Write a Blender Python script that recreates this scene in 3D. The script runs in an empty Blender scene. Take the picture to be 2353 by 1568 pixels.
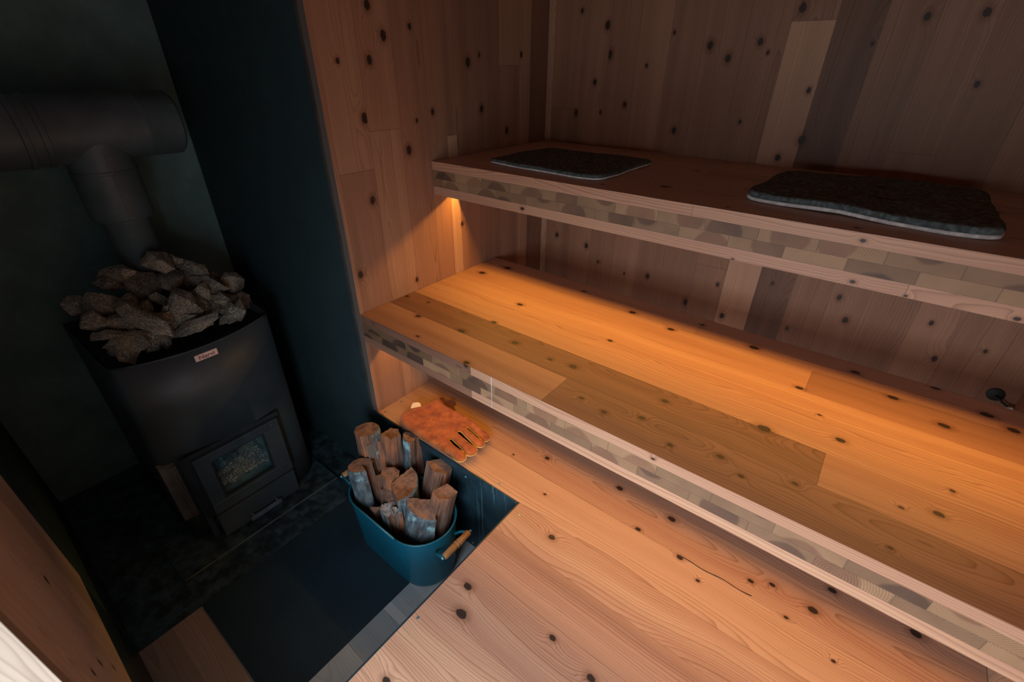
import bpy, bmesh, math, random
from mathutils import Vector, Matrix, noise as mnoise
from mathutils.geometry import delaunay_2d_cdt
random.seed(7)
S = bpy.context.scene
COL = S.collection
V = Vector

# ------------------------------------------------------------------ layout (metres, z=0 is the raised plank floor)
W = 1.765            # right wall
D = 1.048            # back wall
YL = -0.895          # near wall with the doorway
XB = -0.97           # back of the stove alcove
ZP = -0.392          # sunken floor
XP = 0.682           # edge of the raised floor
H1, T1, D1 = 0.42, 0.107, 0.696
H2, T2, U2 = 0.8585, 0.1105, 0.373
ZC = 1.95

# ------------------------------------------------------------------ node helpers
class NT:
    def __init__(s, tree): s.t = tree; s.n = tree.nodes; s.l = tree.links
    def new(s, typ, **kw):
        n = s.n.new(typ)
        for k, v in kw.items(): setattr(n, k, v)
        return n
    def put(s, sock, val):
        if isinstance(val, bpy.types.NodeSocket): s.l.new(val, sock)
        elif val is not None: sock.default_value = val
    def math(s, op, a, b=None, c=None, clamp=False):
        n = s.new('ShaderNodeMath', operation=op, use_clamp=clamp)
        s.put(n.inputs[0], a)
        if b is not None: s.put(n.inputs[1], b)
        if c is not None: s.put(n.inputs[2], c)
        return n.outputs[0]
    def vmath(s, op, a, b=None):
        n = s.new('ShaderNodeVectorMath', operation=op)
        s.put(n.inputs[0], a)
        if b is not None: s.put(n.inputs[1], b)
        return n.outputs['Value'] if op in ('DISTANCE', 'LENGTH', 'DOT_PRODUCT') else n.outputs[0]
    def xyz(s, x, y, z=0.0):
        n = s.new('ShaderNodeCombineXYZ')
        s.put(n.inputs[0], x); s.put(n.inputs[1], y); s.put(n.inputs[2], z)
        return n.outputs[0]
    def sep(s, v):
        n = s.new('ShaderNodeSeparateXYZ'); s.put(n.inputs[0], v); return n.outputs
    def noise(s, vec, scale=1.0, detail=2.0, rough=0.5):
        n = s.new('ShaderNodeTexNoise')
        s.put(n.inputs['Vector'], vec); n.inputs['Scale'].default_value = scale
        n.inputs['Detail'].default_value = detail; n.inputs['Roughness'].default_value = rough
        return n.outputs[0]
    def mix(s, f, a, b, blend='MIX'):
        n = s.new('ShaderNodeMix', data_type='RGBA', blend_type=blend)
        s.put(n.inputs[0], f); s.put(n.inputs[6], a); s.put(n.inputs[7], b)
        return n.outputs[2]
    def ramp(s, f, stops):
        n = s.new('ShaderNodeValToRGB'); s.put(n.inputs[0], f)
        e = n.color_ramp.elements
        while len(e) < len(stops): e.new(0.5)
        for i, (p, c) in enumerate(stops): e[i].position = p; e[i].color = (*c, 1)
        return n.outputs[0]
    def step(s, x, a, b):
        n = s.new('ShaderNodeMapRange', interpolation_type='SMOOTHSTEP')
        s.put(n.inputs[0], x); n.inputs[1].default_value = a; n.inputs[2].default_value = b
        return n.outputs[0]
    def bump(s, h, strength=0.2, dist=0.001):
        n = s.new('ShaderNodeBump'); s.put(n.inputs['Height'], h)
        n.inputs['Strength'].default_value = strength; n.inputs['Distance'].default_value = dist
        return n.outputs[0]

def new_mat(name):
    m = bpy.data.materials.new(name); m.use_nodes = True
    nt = NT(m.node_tree); b = m.node_tree.nodes['Principled BSDF']
    return m, nt, b

def rgb(c): return (*c, 1)

# ------------------------------------------------------------------ wood
KN = {
'bench': [[.076,.53,.0176],[.123,.635,.0198],[.371,.397,.0137],[.489,.634,.0097],[.705,.59,.0149],[.853,.558,.0139],[.736,.373,.0093],[.384,.24,.0114],[.518,.181,.0145],[.723,.181,.0146],[.652,.172,.01],[.16,.114,.013],[.341,.131,.017],[.012,.194,.0095],[.109,.208,.0077],[.478,.009,.0123],[.815,.073,.0076],[.886,.06,.0095],[.968,.097,.0104],[.985,.193,.0109],[.922,.651,.0099],[1.091,.607,.017],[1.238,.467,.0114],[1.344,.644,.0133],[1.433,.571,.0145],[1.534,.515,.0154],[1.616,.63,.017],[1.661,.595,.0153],[1.35,.305,.0128],[1.205,.239,.0183],[1.298,.375,.006],[1.056,.05,.0087],[1.154,.083,.0103],[1.205,.053,.0081],[1.296,.101,.0079],[1.523,.188,.0115],[1.467,.162,.006],[1.545,.276,.006],[1.518,.691,.0127],[.259,.023,.0077],[1.457,.044,.006]],
'side': [[.187,1.278,.0158],[.23,1.211,.0169],[.33,1.237,.0101],[.07,1.149,.0093],[.172,1.151,.0148],[.129,1.007,.0181],[.281,.904,.0181],[.325,.987,.0073],[.396,1.008,.0116],[.115,.776,.016],[.028,.554,.0151],[.507,.61,.0109],[.574,1.15,.0183],[.638,1.004,.0152],[.782,.92,.0151],[.632,1.171,.009],[.256,.461,.0107],[.871,1.176,.0124]],
'back': [[.26,1.268,.0172],[.281,1.178,.0168],[.226,1.086,.0123],[.151,.975,.0135],[.363,1.014,.0124],[.263,.983,.0086],[.148,1.316,.0103],[.644,1.2,.0155],[.709,1.164,.015],[.796,1.208,.0129],[.89,1.289,.016],[.967,1.08,.0105],[.988,.942,.0168],[.934,.884,.0128],[.791,.982,.0082],[1.189,1.256,.0129],[1.304,1.259,.0134],[1.346,1.105,.0096],[.516,1.239,.0076],[.825,1.179,.0075],[.431,1.143,.0083],[.57,.939,.0129],[1.089,1.198,.0061],[.253,.433,.0155],[.563,.365,.0137],[.321,.371,.008],[.455,.349,.0074],[.743,.296,.0161],[.849,.406,.0098],[.894,.282,.0149],[1.242,.467,.0121],[1.283,.394,.0146],[1.125,.305,.0085],[1.494,.454,.0101],[1.544,.341,.0123],[1.641,.407,.0082],[1.033,.461,.0085],[.092,.451,.0128]],
'floor': [[.773,-.351,.0179],[.738,-.291,.0144],[.825,-.039,.0125],[.977,-.259,.0101],[1.088,-.276,.0123],[.746,-.555,.0131],[1.004,.137,.0102],[1.066,.231,.0144],[.894,.24,.0127],[.641,.205,.0108],[1.131,.125,.0108],[.723,.074,.0061],[1.346,.198,.009],[1.439,.19,.0139],[1.392,.13,.0074],[1.639,.279,.0154],[1.469,.277,.0122],[1.3,.174,.009],[.542,.147,.0049],[1.496,.091,.0059],[1.192,.09,.0068],[.262,.16,.013],[-.012,.086,.0086]],
'utop': [[.794,1.002,.0091],[.905,1.003,.0073],[.762,.788,.0097],[.773,.513,.0144],[.952,.628,.0059],[.971,.402,.0062],[1.228,.404,.0072],[1.468,.753,.0081],[.628,.428,.0073]],
'ufront': [[1.246,.843,.006],[.391,.763,.008],[1.256,.757,.0066],[1.509,.754,.006],[1.017,.749,.0048],[1.348,.752,.004]],
'lfront': [[1.04,.407,.0055],[.484,.417,.009]],
'near': [[.30,.35,.012],[.42,.22,.009],[.5,.3,.01],[.36,.12,.008],[.2,.6,.012]],
'none': [],
}

def wood_tree(nt, bsdf, knots, axes, along, lo=(.21,.108,.074), mid=(.43,.225,.145), hi=(.60,.37,.235), knot_col=(.024,.015,.012), rough=.5, ringf=1.0, contrast=1.0, amp=.24):
    uv = nt.new('ShaderNodeUVMap', uv_map='grain').outputs[0]
    cell = nt.new('ShaderNodeUVMap', uv_map='cell').outputs[0]
    br = nt.new('ShaderNodeAttribute', attribute_name='brd')
    s3 = nt.sep(br.outputs['Color']); tone, seed, v0 = s3[0], s3[1], s3[2]
    s = nt.sep(uv); u, v = s[0], s[1]
    seedz = nt.math('MULTIPLY', seed, 37.0)
    K = None; d = None
    if knots:
        o = nt.sep(nt.new('ShaderNodeTexCoord').outputs['Object'])
        a, b = o[axes[0]], o[axes[1]]
        if along == 0: a = nt.math('MULTIPLY', a, .72)
        else: b = nt.math('MULTIPLY', b, .72)
        P = nt.xyz(a, b, 0.0)
        wob = nt.noise(P, 95.0, 2.0)
        for (ka, kb, r) in knots:
            c = (ka*.72, kb, 0) if along == 0 else (ka, kb*.72, 0)
            di = nt.math('MULTIPLY', nt.vmath('DISTANCE', P, c), 1.8/r)
            d = di if d is None else nt.math('MINIMUM', d, di)
        d = nt.math('ADD', d, nt.math('MULTIPLY', nt.math('SUBTRACT', wob, .5), .7))
        K = nt.math('EXPONENT', nt.math('MULTIPLY', nt.math('MULTIPLY', d, d), -.10))
    vec1 = nt.xyz(nt.math('MULTIPLY', u, 2.2), nt.math('MULTIPLY', v, 14.0), seedz)
    n1 = nt.noise(vec1, 1.0, 3.0)
    n2 = nt.noise(nt.xyz(nt.math('MULTIPLY', u, 1.5), 0.0, nt.math('ADD', seedz, 11.0)), 1.0, 1.0)
    n4 = nt.noise(nt.xyz(nt.math('MULTIPLY', u, 9.0), nt.math('MULTIPLY', v, 60.0), seedz), 1.0, 2.0)
    vv = nt.math('ADD', nt.math('SUBTRACT', v, nt.math('MULTIPLY', nt.math('SUBTRACT', v0, .5), .34)), nt.math('MULTIPLY', nt.math('SUBTRACT', n1, .5), .034))
    dd = nt.math('ADD', .02, nt.math('MULTIPLY', nt.math('SUBTRACT', n2, .45), nt.math('MULTIPLY', nt.math('ADD', .25, seed), amp)))
    r = nt.math('SQRT', nt.math('ADD', nt.math('MULTIPLY', vv, vv), nt.math('MULTIPLY', dd, dd)))
    r = nt.math('ADD', r, nt.math('MULTIPLY', n4, .0035))
    if K is not None: r = nt.math('ADD', r, nt.math('MULTIPLY', K, .016))
    rr = nt.noise(nt.xyz(nt.math('MULTIPLY', r, 30.0), nt.math('ADD', seedz, 3.0), 0.0), 1.0, 1.0)
    ph = nt.math('FRACT', nt.math('ADD', nt.math('MULTIPLY', r, 165.0*ringf), nt.math('MULTIPLY', rr, 5.0)))
    late = nt.math('MULTIPLY', nt.math('POWER', ph, 4.0), nt.step(ph, 1.0, .93))
    late = nt.math('MULTIPLY', late, nt.math('ADD', .35, nt.math('MULTIPLY', rr, 1.1)))
    fib = nt.noise(nt.xyz(nt.math('MULTIPLY', u, 12.0), nt.math('MULTIPLY', v, 900.0), seedz), 1.0, 2.0)
    blot = nt.noise(nt.xyz(nt.math('MULTIPLY', u, 1.7), nt.math('MULTIPLY', v, 22.0), nt.math('ADD', seedz, 5.0)), 1.0, 2.0)
    band = nt.noise(nt.xyz(nt.math('MULTIPLY', r, 26.0), seedz, 0.0), 1.0, 1.0)
    t = nt.math('ADD', tone, nt.math('MULTIPLY', nt.math('SUBTRACT', blot, .5), .45*contrast))
    t = nt.math('ADD', t, nt.math('MULTIPLY', nt.math('SUBTRACT', band, .5), .5*contrast), clamp=True)
    base = nt.ramp(t, [(0.0, lo), (0.5, mid), (1.0, hi)])
    base = nt.mix(nt.math('MULTIPLY', late, .85*contrast), base, nt.mix(1.0, base, (.40, .30, .24, 1), 'MULTIPLY'))
    base = nt.mix(nt.math('MULTIPLY', fib, .35*contrast), base, nt.mix(1.0, base, (.72, .66, .60, 1), 'MULTIPLY'))
    if d is not None:
        halo = nt.step(d, 2.9, 1.0)
        base = nt.mix(nt.math('MULTIPLY', halo, .55), base, nt.mix(1.0, base, (.50, .40, .34, 1), 'MULTIPLY'))
        core = nt.step(d, 1.25, .85)
        ringk = nt.math('MULTIPLY', nt.step(nt.math('SINE', nt.math('MULTIPLY', d, 14.0)), .2, .9), .35)
        kc = nt.mix(ringk, rgb(knot_col), (.11, .05, .025, 1))
        base = nt.mix(core, base, kc)
    c = nt.sep(cell)
    e1 = nt.math('MINIMUM', c[1], nt.math('SUBTRACT', 1.0, c[1]))
    e0 = nt.math('MINIMUM', c[0], nt.math('SUBTRACT', 1.0, c[0]))
    seam = nt.math('MAXIMUM', nt.step(e1, .0075, .002), nt.step(e0, .0012, .0004))
    base = nt.mix(nt.math('MULTIPLY', seam, .55), base, (.05, .03, .02, 1))
    nt.put(bsdf.inputs['Base Color'], base)
    bsdf.inputs['Roughness'].default_value = rough
    bsdf.inputs['Specular IOR Level'].default_value = .35
    nt.put(bsdf.inputs['Roughness'], nt.math('ADD', rough-.06, nt.math('MULTIPLY', fib, .14)))

_wood = {}
def wood_strips(name, key, axes, along, edges, **kw):
    """one material per board strip, holding only the knots that touch that strip"""
    out = []; ax = 1 if along == 0 else 0
    for i in range(len(edges)-1):
        k2 = name+'_%d' % i; KN[k2] = [k for k in KN[key] if edges[i]-.006 < k[ax] < edges[i+1]+.006]
        out.append(wood(k2, k2, axes, along, **kw))
    return out
def wood(name, key='none', axes=(0, 1), along=0, **kw):
    if name in _wood: return _wood[name]
    m, nt, b = new_mat(name)
    wood_tree(nt, b, KN[key], axes, along, **kw)
    _wood[name] = m
    return m

def endgrain(name, tint=(1, 1, 1)):
    m, nt, b = new_mat(name)
    uv = nt.new('ShaderNodeUVMap', uv_map='grain').outputs[0]
    br = nt.new('ShaderNodeAttribute', attribute_name='brd')
    s3 = nt.sep(br.outputs['Color']); tone, seed, v0 = s3
    s = nt.sep(uv)
    seedz = nt.math('MULTIPLY', seed, 53.0)
    wob = nt.noise(nt.vmath('ADD', uv, nt.xyz(seedz, 0.0, seedz)), 22.0, 2.0)
    x = nt.math('SUBTRACT', s[0], nt.math('MULTIPLY', nt.math('SUBTRACT', seed, .5), .07))
    y = nt.math('SUBTRACT', s[1], nt.math('MULTIPLY', nt.math('SUBTRACT', v0, .5), .11))
    r = nt.math('SQRT', nt.math('ADD', nt.math('MULTIPLY', x, x), nt.math('MULTIPLY', y, y)))
    r = nt.math('ADD', r, nt.math('MULTIPLY', wob, .010))
    ph = nt.math('FRACT', nt.math('MULTIPLY', r, nt.math('ADD', 210.0, nt.math('MULTIPLY', seed, 190.0))))
    late = nt.math('MULTIPLY', nt.math('POWER', ph, 2.5), nt.step(ph, 1.0, .9))
    heart = nt.step(nt.math('ADD', r, nt.math('MULTIPLY', v0, .02)), .058, .050)
    n = nt.noise(nt.vmath('ADD', uv, nt.xyz(seedz, seedz, 0.0)), 14.0, 3.0)
    t = nt.math('ADD', tone, nt.math('MULTIPLY', nt.math('SUBTRACT', n, .5), .7), clamp=True)
    sap = nt.ramp(t, [(0.0, (.17, .095, .052)), (1.0, (.37, .22, .12))])
    hrt = nt.ramp(t, [(0.0, (.06, .036, .025)), (.5, (.17, .088, .05)), (1.0, (.28, .145, .08))])
    base = nt.mix(heart, sap, hrt)
    lm = nt.noise(nt.vmath('ADD', uv, nt.xyz(seedz, 1.0, seedz)), 30.0, 2.0)
    base = nt.mix(nt.math('MULTIPLY', late, nt.math('ADD', .5, nt.math('MULTIPLY', lm, .8)), clamp=True), base, nt.mix(1.0, base, (.30, .24, .20, 1), 'MULTIPLY'))
    cell = nt.sep(nt.new('ShaderNodeUVMap', uv_map='cell').outputs[0])
    e0 = nt.math('MINIMUM', cell[0], nt.math('SUBTRACT', 1.0, cell[0]))
    e1 = nt.math('MINIMUM', cell[1], nt.math('SUBTRACT', 1.0, cell[1]))
    seam = nt.math('MAXIMUM', nt.step(e0, .012, .003), nt.step(e1, .035, .01))
    base = nt.mix(nt.math('MULTIPLY', seam, .5), base, (.06, .035, .025, 1))
    nt.put(b.inputs['Base Color'], base)
    b.inputs['Roughness'].default_value = .65
    return m

# ------------------------------------------------------------------ mesh builders
class Boards:
    """quads with board-local grain UVs and a per-board colour attribute"""
    def __init__(s): s.v = []; s.f = []; s.m = []; s.uv = []; s.cell = []; s.b = []; s.mats = []
    def mi(s, m):
        if m not in s.mats: s.mats.append(m)
        return s.mats.index(m)
    def quad(s, O, U, Vv, ul, vl, mat, brd=None, cell=True):
        O, U, Vv = V(O), V(U), V(Vv)
        i = len(s.v)
        s.v += [O, O+U*ul, O+U*ul+Vv*vl, O+Vv*vl]
        s.f.append((i, i+1, i+2, i+3)); s.m.append(s.mi(mat))
        s.uv.append([(-ul/2, -vl/2), (ul/2, -vl/2), (ul/2, vl/2), (-ul/2, vl/2)])
        s.cell.append([(0, 0), (1, 0), (1, 1), (0, 1)] if cell else [(.5, .5)]*4)
        if brd is None: brd = (random.uniform(.25, .75), random.random(), random.random())
        s.b.append(brd)
    def strips(s, O, U, Vv, ul, vedges, mat, tones=None, joints=None, trange=(.3, .7), u0=0.0, cuts=None):
        """boards along U between successive vedges; joints {i: [u..]}; tones {(i,k): tone}"""
        O, U, Vv = V(O), V(U), V(Vv)
        for i in range(len(vedges)-1):
            js = sorted((joints or {}).get(i, []))
            st = cuts[i] if cuts and i in cuts else u0
            es = [st] + [j for j in js if st < j < ul] + [ul]
            for k in range(len(es)-1):
                t = (tones or {}).get((i, k), random.uniform(*trange))
                s.quad(O+U*es[k]+Vv*vedges[i], U, Vv, es[k+1]-es[k], vedges[i+1]-vedges[i], mat[i] if isinstance(mat, list) else mat, (t, random.random(), random.random()))
    def build(s, name, parent=None):
        me = bpy.data.meshes.new(name)
        me.from_pydata([tuple(p) for p in s.v], [], s.f)
        for m in s.mats: me.materials.append(m)
        me.uv_layers.new(name='grain'); me.uv_layers.new(name='cell'); me.attributes.new('brd', 'FLOAT_COLOR', 'CORNER')
        g = me.uv_layers['grain']; c = me.uv_layers['cell']; at = me.attributes['brd']
        li = 0
        for fi, f in enumerate(s.f):
            me.polygons[fi].material_index = s.m[fi]
            for k in range(4):
                g.data[li].uv = s.uv[fi][k]; c.data[li].uv = s.cell[fi][k]
                at.data[li].color = (*s.b[fi], 1.0); li += 1
        o = bpy.data.objects.new(name, me); COL.objects.link(o); o.parent = parent
        return o

def obj(name, bm, mat, parent=None, smooth=False, bevel=0, angle=None):
    me = bpy.data.meshes.new(name)
    bmesh.ops.recalc_face_normals(bm, faces=bm.faces)
    bm.to_mesh(me); bm.free()
    for m in (mat if isinstance(mat, (list, tuple)) else [mat]): me.materials.append(m)
    if smooth: me.shade_smooth()
    o = bpy.data.objects.new(name, me); COL.objects.link(o); o.parent = parent
    if angle is not None: me.shade_smooth(); me.set_sharp_from_angle(angle=math.radians(angle))
    if bevel:
        b = o.modifiers.new('bevel', 'BEVEL'); b.width = bevel; b.segments = 2; b.limit_method = 'ANGLE'
    return o

def box(bm, a, b):
    x0, y0, z0 = a; x1, y1, z1 = b
    vs = [bm.verts.new(p) for p in [(x0,y0,z0),(x1,y0,z0),(x1,y1,z0),(x0,y1,z0),(x0,y0,z1),(x1,y0,z1),(x1,y1,z1),(x0,y1,z1)]]
    for f in [(0,3,2,1),(4,5,6,7),(0,1,5,4),(1,2,6,5),(2,3,7,6),(3,0,4,7)]: bm.faces.new([vs[i] for i in f])

def boxbm(a, b):
    bm = bmesh.new(); box(bm, a, b); return bm

def ring(bm, c, ax, r, n=24, start=None):
    ax = V(ax).normalized()
    x = start or ax.orthogonal().normalized(); y = ax.cross(x)
    return [bm.verts.new(V(c)+x*math.cos(2*math.pi*i/n)*r+y*math.sin(2*math.pi*i/n)*r) for i in range(n)]

def lathe(bm, c, ax, prof, n=24, caps=True):
    """prof: [(dist along axis, radius)]"""
    ax = V(ax).normalized(); st = ax.orthogonal().normalized()
    rs = [ring(bm, V(c)+ax*d, ax, r, n, st) for d, r in prof]
    for a, b in zip(rs, rs[1:]):
        for i in range(n): bm.faces.new((a[i], a[(i+1) % n], b[(i+1) % n], b[i]))
    if caps: bm.faces.new(rs[0][::-1]); bm.faces.new(rs[-1])

def tube(bm, pts, r, n=8):
    pts = [V(p) for p in pts]; rs = []
    st = None
    for i, p in enumerate(pts):
        t = (pts[min(i+1, len(pts)-1)]-pts[max(i-1, 0)]).normalized()
        st = t.orthogonal().normalized() if st is None else (st - t*st.dot(t)).normalized()
        rs.append(ring(bm, p, t, r, n, st))
    for a, b in zip(rs, rs[1:]):
        for i in range(n): bm.faces.new((a[i], a[(i+1) % n], b[(i+1) % n], b[i]))
    bm.faces.new(rs[0][::-1]); bm.faces.new(rs[-1])

def empty(name, loc=(0, 0, 0)):
    o = bpy.data.objects.new(name, None); COL.objects.link(o); o.location = loc; return o
def tag(o, label=None, cat=None, group=None, kind=None):
    if label: o['label'] = label
    if cat: o['category'] = cat
    if group: o['group'] = group
    if kind: o['kind'] = kind
    return o
def struct(o, label=None):
    o['kind'] = 'structure'
    if label: o['label'] = label
    return o
def fix(o, parent):
    """parent keeps world place: children are modelled in world space"""
    o.parent = parent; o.matrix_parent_inverse = Matrix.Translation(-V(parent.location)); return o

# ------------------------------------------------------------------ plain materials
def paint(name, col, rough=.5, metal=0.0, speck=0.0, mottle=.25, drips=False, spec=.5, scale=1.0):
    m, nt, b = new_mat(name)
    o = nt.new('ShaderNodeTexCoord').outputs['Object']
    n = nt.noise(o, 9.0*scale, 5.0, .6)
    c2 = tuple(x*(1+mottle*2.2) for x in col)
    base = nt.mix(nt.step(n, .35, .75), rgb(tuple(x*(1-mottle) for x in col)), rgb(c2))
    if speck:
        vor = nt.new('ShaderNodeTexVoronoi'); nt.put(vor.inputs['Vector'], o); vor.inputs['Scale'].default_value = 16.0
        rnd = nt.sep(vor.outputs['Color'])[0]
        dot = nt.math('MULTIPLY', nt.step(vor.outputs['Distance'], .022, .012), nt.step(rnd, 1-speck, 1-speck+.02))
        base = nt.mix(nt.math('MULTIPLY', dot, .8), base, (.25, .33, .36, 1))
    if drips:
        s = nt.sep(o)
        dn = nt.noise(nt.xyz(nt.math('MULTIPLY', s[0], 60.0), nt.math('MULTIPLY', s[2], 1.3), 0.0), 1.0, 2.0, .55)
        fade = nt.noise(nt.xyz(nt.math('MULTIPLY', s[0], 13.0), nt.math('MULTIPLY', s[2], 5.0), 3.0), 1.0, 1.0)
        dm = nt.math('MULTIPLY', nt.step(dn, .56, .60), nt.step(fade, .35, .6))
        dm = nt.math('MULTIPLY', dm, nt.step(s[0], .45, .56))
        base = nt.mix(nt.math('MULTIPLY', dm, .55), base, (.09, .22, .28, 1))
    nt.put(b.inputs['Base Color'], base)
    b.inputs['Metallic'].default_value = metal
    b.inputs['Specular IOR Level'].default_value = spec
    rn = nt.math('ADD', rough-.08, nt.math('MULTIPLY', nt.noise(o, 30.0*scale, 3.0), .16))
    nt.put(b.inputs['Roughness'], rn)
    
    return m

M = {}
M['blackwall'] = paint('black_fibre_board', (.026, .049, .057), .62, speck=.35, spec=.25, mottle=.07)
M['blackpit'] = paint('black_painted_board', (.012, .030, .042), .42, speck=.3, drips=True, spec=.4)
M['backboard'] = paint('black_board_lightened', (.13, .235, .245), .8, spec=.2, mottle=.12)  # black board, colour lightened to make up for missing light
M['leftboard'] = paint('black_board_left', (.034, .068, .076), .7, spec=.2, mottle=.1)
M['sheet'] = paint('black_steel_sheet', (.018, .038, .054), .42, speck=.35, spec=.45, mottle=.08)
M['hearth'] = paint('sooty_steel', (.024, .046, .058), .5, speck=.5, mottle=.6, scale=3.0)
M['stove'] = paint('graphite_stove_steel', (.034, .050, .062), .48, spec=.5, mottle=.10)
M['plate_highlight'] = paint('edge_highlight', (.20, .21, .19), .5)  # light colour painted as a highlight along the plate edge
M['stovedark'] = paint('black_cast_iron', (.012, .018, .022), .6)
M['pipe'] = paint('matt_black_flue', (.075, .115, .135), .5, mottle=.12)
M['tub'] = paint('blue_enamelled_steel', (.004, .105, .175), .36, spec=.5, mottle=.06)
M['grille'] = paint('brownish_ribs', (.13, .125, .115), .6)  # brownish colour of the ribbed strip beside the door
M['drawerbar'] = paint('worn_steel', (.09, .11, .15), .5)
M['ash'] = paint('pale_ash', (.30, .31, .27), .95, mottle=.9, scale=24)
M['firebox_reflection'] = paint('firebrick_with_reflection', (.20, .36, .42), .9, mottle=.5, scale=2)  # firebrick coloured teal to imitate a reflection in the glass
M['screw'] = paint('zinc_screw', (.20, .34, .42), .35, metal=.7)
M['rivet'] = paint('blue_bright_rivet', (.15, .45, .6), .3, metal=.3)
M['white_felt'] = paint('off_white_felt', (.80, .76, .74), .95, mottle=.15, scale=8)
M['dark_felt'] = paint('charcoal_felt', (.10, .118, .118), .98, mottle=.35, scale=10, spec=.1)
M['rubber'] = paint('black_rubber', (.012, .018, .020), .6)
M['clip'] = paint('white_plastic', (.5, .5, .46), .5)
M['tagpaper'] = paint('white_tag', (.82, .74, .76), .8, mottle=.05)
M['yellow'] = paint('yellow_piping', (.50, .38, .13), .7, scale=5)
M['mark_white'] = paint('mark_white', (.5, .48, .48), .9)
M['brass'] = paint('handle_pivot', (.05, .25, .35), .3, metal=.5)

def mat_leather(name, c1, c2, c3):
    m, nt, b = new_mat(name)
    o = nt.new('ShaderNodeTexCoord').outputs['Object']
    n = nt.noise(o, 26.0, 6.0, .65)
    nt.put(b.inputs['Base Color'], nt.ramp(n, [(.3, c1), (.5, c2), (.72, c3)]))
    b.inputs['Roughness'].default_value = .95
    b.inputs['Specular IOR Level'].default_value = .1
    b.inputs['Sheen Weight'].default_value = .25
    nt.put(b.inputs['Normal'], nt.bump(nt.noise(o, 160.0, 4.0), .5, .0012))
    return m
M['leather'] = mat_leather('orange_suede', (.16, .040, .014), (.32, .088, .024), (.44, .14, .035))
M['leather2'] = mat_leather('brown_suede', (.07, .022, .012), (.13, .04, .018), (.2, .06, .025))

def mat_stone():
    m, nt, b = new_mat('sauna_stone_rock')
    o = nt.new('ShaderNodeTexCoord').outputs['Object']
    inf = nt.new('ShaderNodeObjectInfo').outputs['Random']
    p = nt.vmath('ADD', o, nt.xyz(nt.math('MULTIPLY', inf, 9.0), 0.0, 0.0))
    n = nt.noise(p, 14.0, 5.0, .6)
    g = nt.noise(nt.vmath('MULTIPLY', p, (1.0, 1.0, 3.0)), 130.0, 4.0, .8)
    base = nt.ramp(n, [(.3, (.06, .075, .07)), (.5, (.17, .165, .14)), (.72, (.36, .30, .21))])
    base = nt.mix(nt.step(g, .50, .68), base, (.62, .56, .46, 1))
    base = nt.mix(nt.step(g, .48, .34), base, (.03, .035, .034, 1))
    nt.put(b.inputs['Base Color'], base); b.inputs['Roughness'].default_value = .8
    nt.put(b.inputs['Normal'], nt.bump(nt.math('ADD', nt.noise(p, 60.0, 5.0, .7), nt.math('MULTIPLY', g, .4)), .7, .004))
    return m
M['stone'] = mat_stone()

def mat_glass():
    m, nt, b = new_mat('sooty_stove_glass')
    o = nt.new('ShaderNodeTexCoord').outputs['Object']
    n = nt.noise(o, 16.0, 5.0, .6)
    b.inputs['Base Color'].default_value = (.045, .12, .15, 1)  # teal tint stands in for what the pane reflects
    b.inputs['Roughness'].default_value = .22
    nt.put(b.inputs['Alpha'], nt.math('ADD', .16, nt.math('MULTIPLY', nt.step(n, .4, .75), .35)))
    return m
M['glass'] = mat_glass()

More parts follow.
